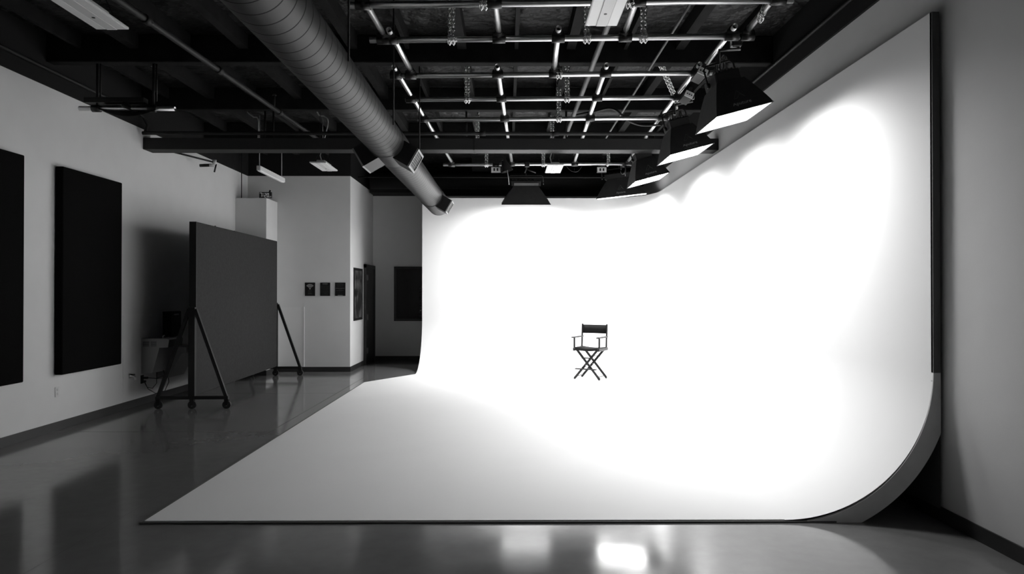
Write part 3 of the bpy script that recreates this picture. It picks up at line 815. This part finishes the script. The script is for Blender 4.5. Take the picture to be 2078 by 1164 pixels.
cable([(-13.5, 34.9, ZR), (-13.3, 34.9, 14.6), (-13.0, 34.9, 14.35), (-12.75, 34.9, 14.2), (-12.75, 34.9, 13.2)], .03, 'short pale cable drooping from the roof at upper left', 'wcable')
cable([(-9.9, 34.6, ZR), (-9.6, 34.6, 14.4), (-9.3, 34.6, 14.3), (-9.1, 34.6, 14.0), (-9.3, 34.6, 13.1)], .03, 'pale cable drooping beside the end of the left sprinkler pipe', 'wcable')

# arm from grid to nearest softbox and others
def hook(x0, z0, x1, z1, y, label):
    tag(MB().tube([(x0, y, z0), (x0+.12, y, z0-.15), (x1+.02, y, z1+.4), (x1, y, z1)], .055, 8).bbox(x0-.16, x0+.16, y-.12, y+.12, z0-.1, z0+.24, .03).build('pipe_clamp', M['clamp']), label, 'clamp', 'clamps holding softboxes to the grid')
hook(7.2, 13.2, 6.65, 12.6, 21.4, 'black curved clamp arm holding the nearest softbox')
hook(7.3, 13.2, 6.7, 12.5, 27.3, 'black clamp arm holding the second softbox')
hook(7.3, 13.2, 6.85, 12.75, 34.6, 'black clamp arm holding the third softbox')
tag(MB().tube([(1.2, 42.05, 13.2), (1.2, 43.4, 13.25), (1.14, 44.5, 13.2)], .05, 8).bbox(1.05, 1.35, 41.88, 42.12, 13.08, 13.4, .03).tube([(1.25, 43.4, 13.2), (1.8, 43.5, 13.0)], .05, 8).build('pipe_clamp', M['clamp']), 'black clamp arm holding the centre back softbox', 'clamp', 'clamps holding softboxes to the grid')
tag(MB().tube([(7.1, 42.05, 13.2), (7.2, 43, 13.4), (7.35, 43.9, 13.5)], .05, 8).bbox(6.95, 7.25, 41.88, 42.12, 13.08, 13.4, .03).build('pipe_clamp', M['clamp']), 'black clamp arm holding the corner softbox', 'clamp', 'clamps holding softboxes to the grid')

# small pipe rack upper left
pr = empty('pipe_rack', (-14.5, 26.2, 12.4), 'short pipe rack hung near left wall below the roof beam', 'pipe rack')
zz = 12.42
MB().tube([(-16.4, 26.2, zz), (-12.75, 26.2, zz)], .09, 14, hollow=.8).build('pipe', M['alu'], pr)
MB().bbox(-16.2, -13.9, 26.1, 26.45, zz+.22, zz+.42, .02).build('cross_bar', M['steelblk'], pr)
for x in (-15.75, -13.6):
    MB().tube([(x, 26.25, zz), (x, 26.25, 14.2)], .05, 8).tube([(x+.12, 26.25, zz+.3), (x+.12, 26.25, 14.2)], .03, 8).build('hanger_rod', M['steelblk'], pr)
    MB().tube([(x-.15, 26.2, zz), (x+.15, 26.2, zz)], .14, 14).build('clamp', M['clamp'], pr)
MB().tube([(-14.7, 26.1, zz+.15), (-14.2, 26.3, zz-.1)], .11, 12).build('rolled_cloth', M['pipe'], pr)
sg = MB()
gpts = [(-15.6+2.3*i/12, 26.25, zz-.05-.28*sin(pi*i/12)) for i in range(13)]
for a, b in zip(gpts[:-1], gpts[1:]):
    sg.add([(a[0], 26.05, a[2]), (b[0], 26.05, b[2]), (b[0], 26.5, zz+.2), (a[0], 26.5, zz+.2)], [(0, 1, 2, 3)], True)
sg.build('sagging_cloth', M['softbox'], pr)

# bracket arm with small camera
ca = empty('wall_camera', (-16.2, 38, 12.6), 'small white jointed bracket with black camera near top of left wall', 'camera')
MB().tube([(XL, 35.8, 12.75), (-16.3, 38, 12.6)], .05, 8).build('bracket_arm', M['pipe'], ca)
MB().cone((-16.3, 38, 12.45), (0, 0, 1), .1, .12, .28, 16).cone((-16.55, 38, 12.44), (1, 0, 0), .1, .1, .2, 16).build('joint', M['white'], ca)
MB().tube([(-17.1, 38, 12.42), (-16.55, 38, 12.44)], .085, 14).build('camera_body', M['steelblk'], ca)
MB().tube([(-16.2, 38, 12.5), (-16.3, 38, 12.05)], .045, 8).build('drop_tube', M['steelblk'], ca)

# ================================================================ director's chair
dc = empty('directors_chair', (0, 0, 0), 'tall black folding director chair alone on the white stage', 'chair')
W, D = .8, .56      # half width of the feet, half depth; chair faces -y
ZS = 2.02
def plank(mb, a, b, wdt, th, axis=(0, 1, 0)):
    a, b = Vector(a), Vector(b); d = (b-a).normalized(); ax = Vector(axis); q = d.cross(ax).normalized()*wdt/2; r_ = ax*th/2
    vs = [p+s1*q+s2*r_ for p in (a, b) for s1 in (-1, 1) for s2 in (-1, 1)]
    mb.add(vs, [(0,1,3,2), (4,6,7,5), (0,4,5,1), (2,3,7,6), (0,2,6,4), (1,5,7,3)])
for y in (-D, D):
    for s_, off in ((1, -.03), (-1, .03)):
        m_ = MB(); plank(m_, (-W*s_, y+off, .06), (W*.86*s_, y+off, 1.9), .14, .06)
        m_.cone((-W*s_-.01, y+off, 0), (0, 0, 1), .055, .055, .1, 12); m_.build('leg', M['lacquer'], dc)
    MB().cone((0-.045, y-.07, .93), (0, -1, 0), .02, .02, .03, 10).build('pivot_bolt', M['chain'], dc)
for s_ in (-1, 1):
    MB().bbox(s_*.8-.07, s_*.8+.07, -.72, .72, 1.83, 2.02, .015).build('seat_rail', M['lacquer'], dc)
    MB().bbox(s_*.82-.1, s_*.82+.1, -.85, .62, 2.66, 2.74, .015).build('armrest', M['lacquer'], dc)
    MB().bbox(s_*.82-.05, s_*.82+.05, -.63, -.55, 2.0, 2.67, .01).build('arm_post', M['lacquer'], dc)
    bk = MB(); plank(bk, (s_*.82, .55, 2.0), (s_*.82, .66, 3.52), .1, .08, (1, 0, 0)); bk.build('back_post', M['lacquer'], dc)
    MB().bbox(s_*.7-.035, s_*.7+.035, -.58, .58, .16, .2, .01).build('floor_spreader', M['lacquer'], dc)
sm_ = MB(); vs = []; n = 16
for i in range(n+1):
    t_ = i/n; x = -.82+1.64*t_; z = 2.05-.07*sin(pi*t_)
    vs += [(x, -.7, z), (x, .66, z), (x, -.7, z-.15), (x, .66, z-.15)]
fs = []
for i in range(n): 
    a = 4*i; fs += [(a, a+4, a+5, a+1), (a+2, a+3, a+7, a+6), (a, a+2, a+6, a+4), (a+1, a+5, a+7, a+3)]
sm_.add(vs, fs+[(0, 1, 3, 2), (4*n, 4*n+2, 4*n+3, 4*n+1)], True); sm_.build('seat_sling', M['sling'], dc)
bm_ = MB(); vs = []
for i in range(n+1):
    t_ = i/n; x = -.85+1.7*t_; yy = .69+.06*sin(pi*t_)
    vs += [(x, yy-.03, 2.9), (x, yy, 3.46), (x, yy+.01, 2.9), (x, yy+.04, 3.46)]
bm_.add(vs, fs+[(0, 1, 3, 2), (4*n, 4*n+2, 4*n+3, 4*n+1)], True); bm_.build('back_sling', M['sling'], dc)
MB().bbox(-.68, .68, -.84, -.62, .65, .72, .01).build('footrest', M['lacquer'], dc)
MB().bbox(-.33, .4, -.68, -.6, 1.35, 1.42, .01).build('upper_stretcher', M['lacquer'], dc)
MB().bbox(-.33, .4, .6, .66, 1.4, 1.44, .01).build('upper_stretcher', M['lacquer'], dc)
dc.location = Vector((5.12, 42.1, FT))*F; dc.rotation_euler.z = radians(-30)
dc.scale = (1, 1, .95)

# ================================================================ daylight-free world and a touch of spill
wd = bpy.data.worlds.new('World'); scn.world = wd; wd.use_nodes = True
wd.node_tree.nodes['Background'].inputs[0].default_value = (0, 0, 0, 1)
wd.node_tree.nodes['Background'].inputs[1].default_value = 0

# ================================================================ camera
cam = bpy.data.cameras.new('Camera'); co = bpy.data.objects.new('Camera', cam); COL.objects.link(co)
cam.sensor_width = 36; cam.sensor_fit = 'HORIZONTAL'; cam.lens = 1385/2078*36
co.location = (0, 0, 5.4*F)
co.rotation_euler = (pi/2+10/1385, 0, -9/1385)
cam.clip_start = .05; cam.clip_end = 200
scn.camera = co
scn.view_settings.view_transform = 'Standard'; scn.view_settings.look = 'None'
scn.view_settings.exposure = -0.6; scn.view_settings.gamma = 1.0
scn.view_settings.use_curve_mapping = False
scn.cycles.use_denoising = True
scn.cycles.max_bounces = 12; scn.cycles.diffuse_bounces = 8; scn.cycles.glossy_bounces = 4
scn.cycles.sample_clamp_indirect = 6
for o in bpy.data.objects:
    if '_o' in o: del o['_o']
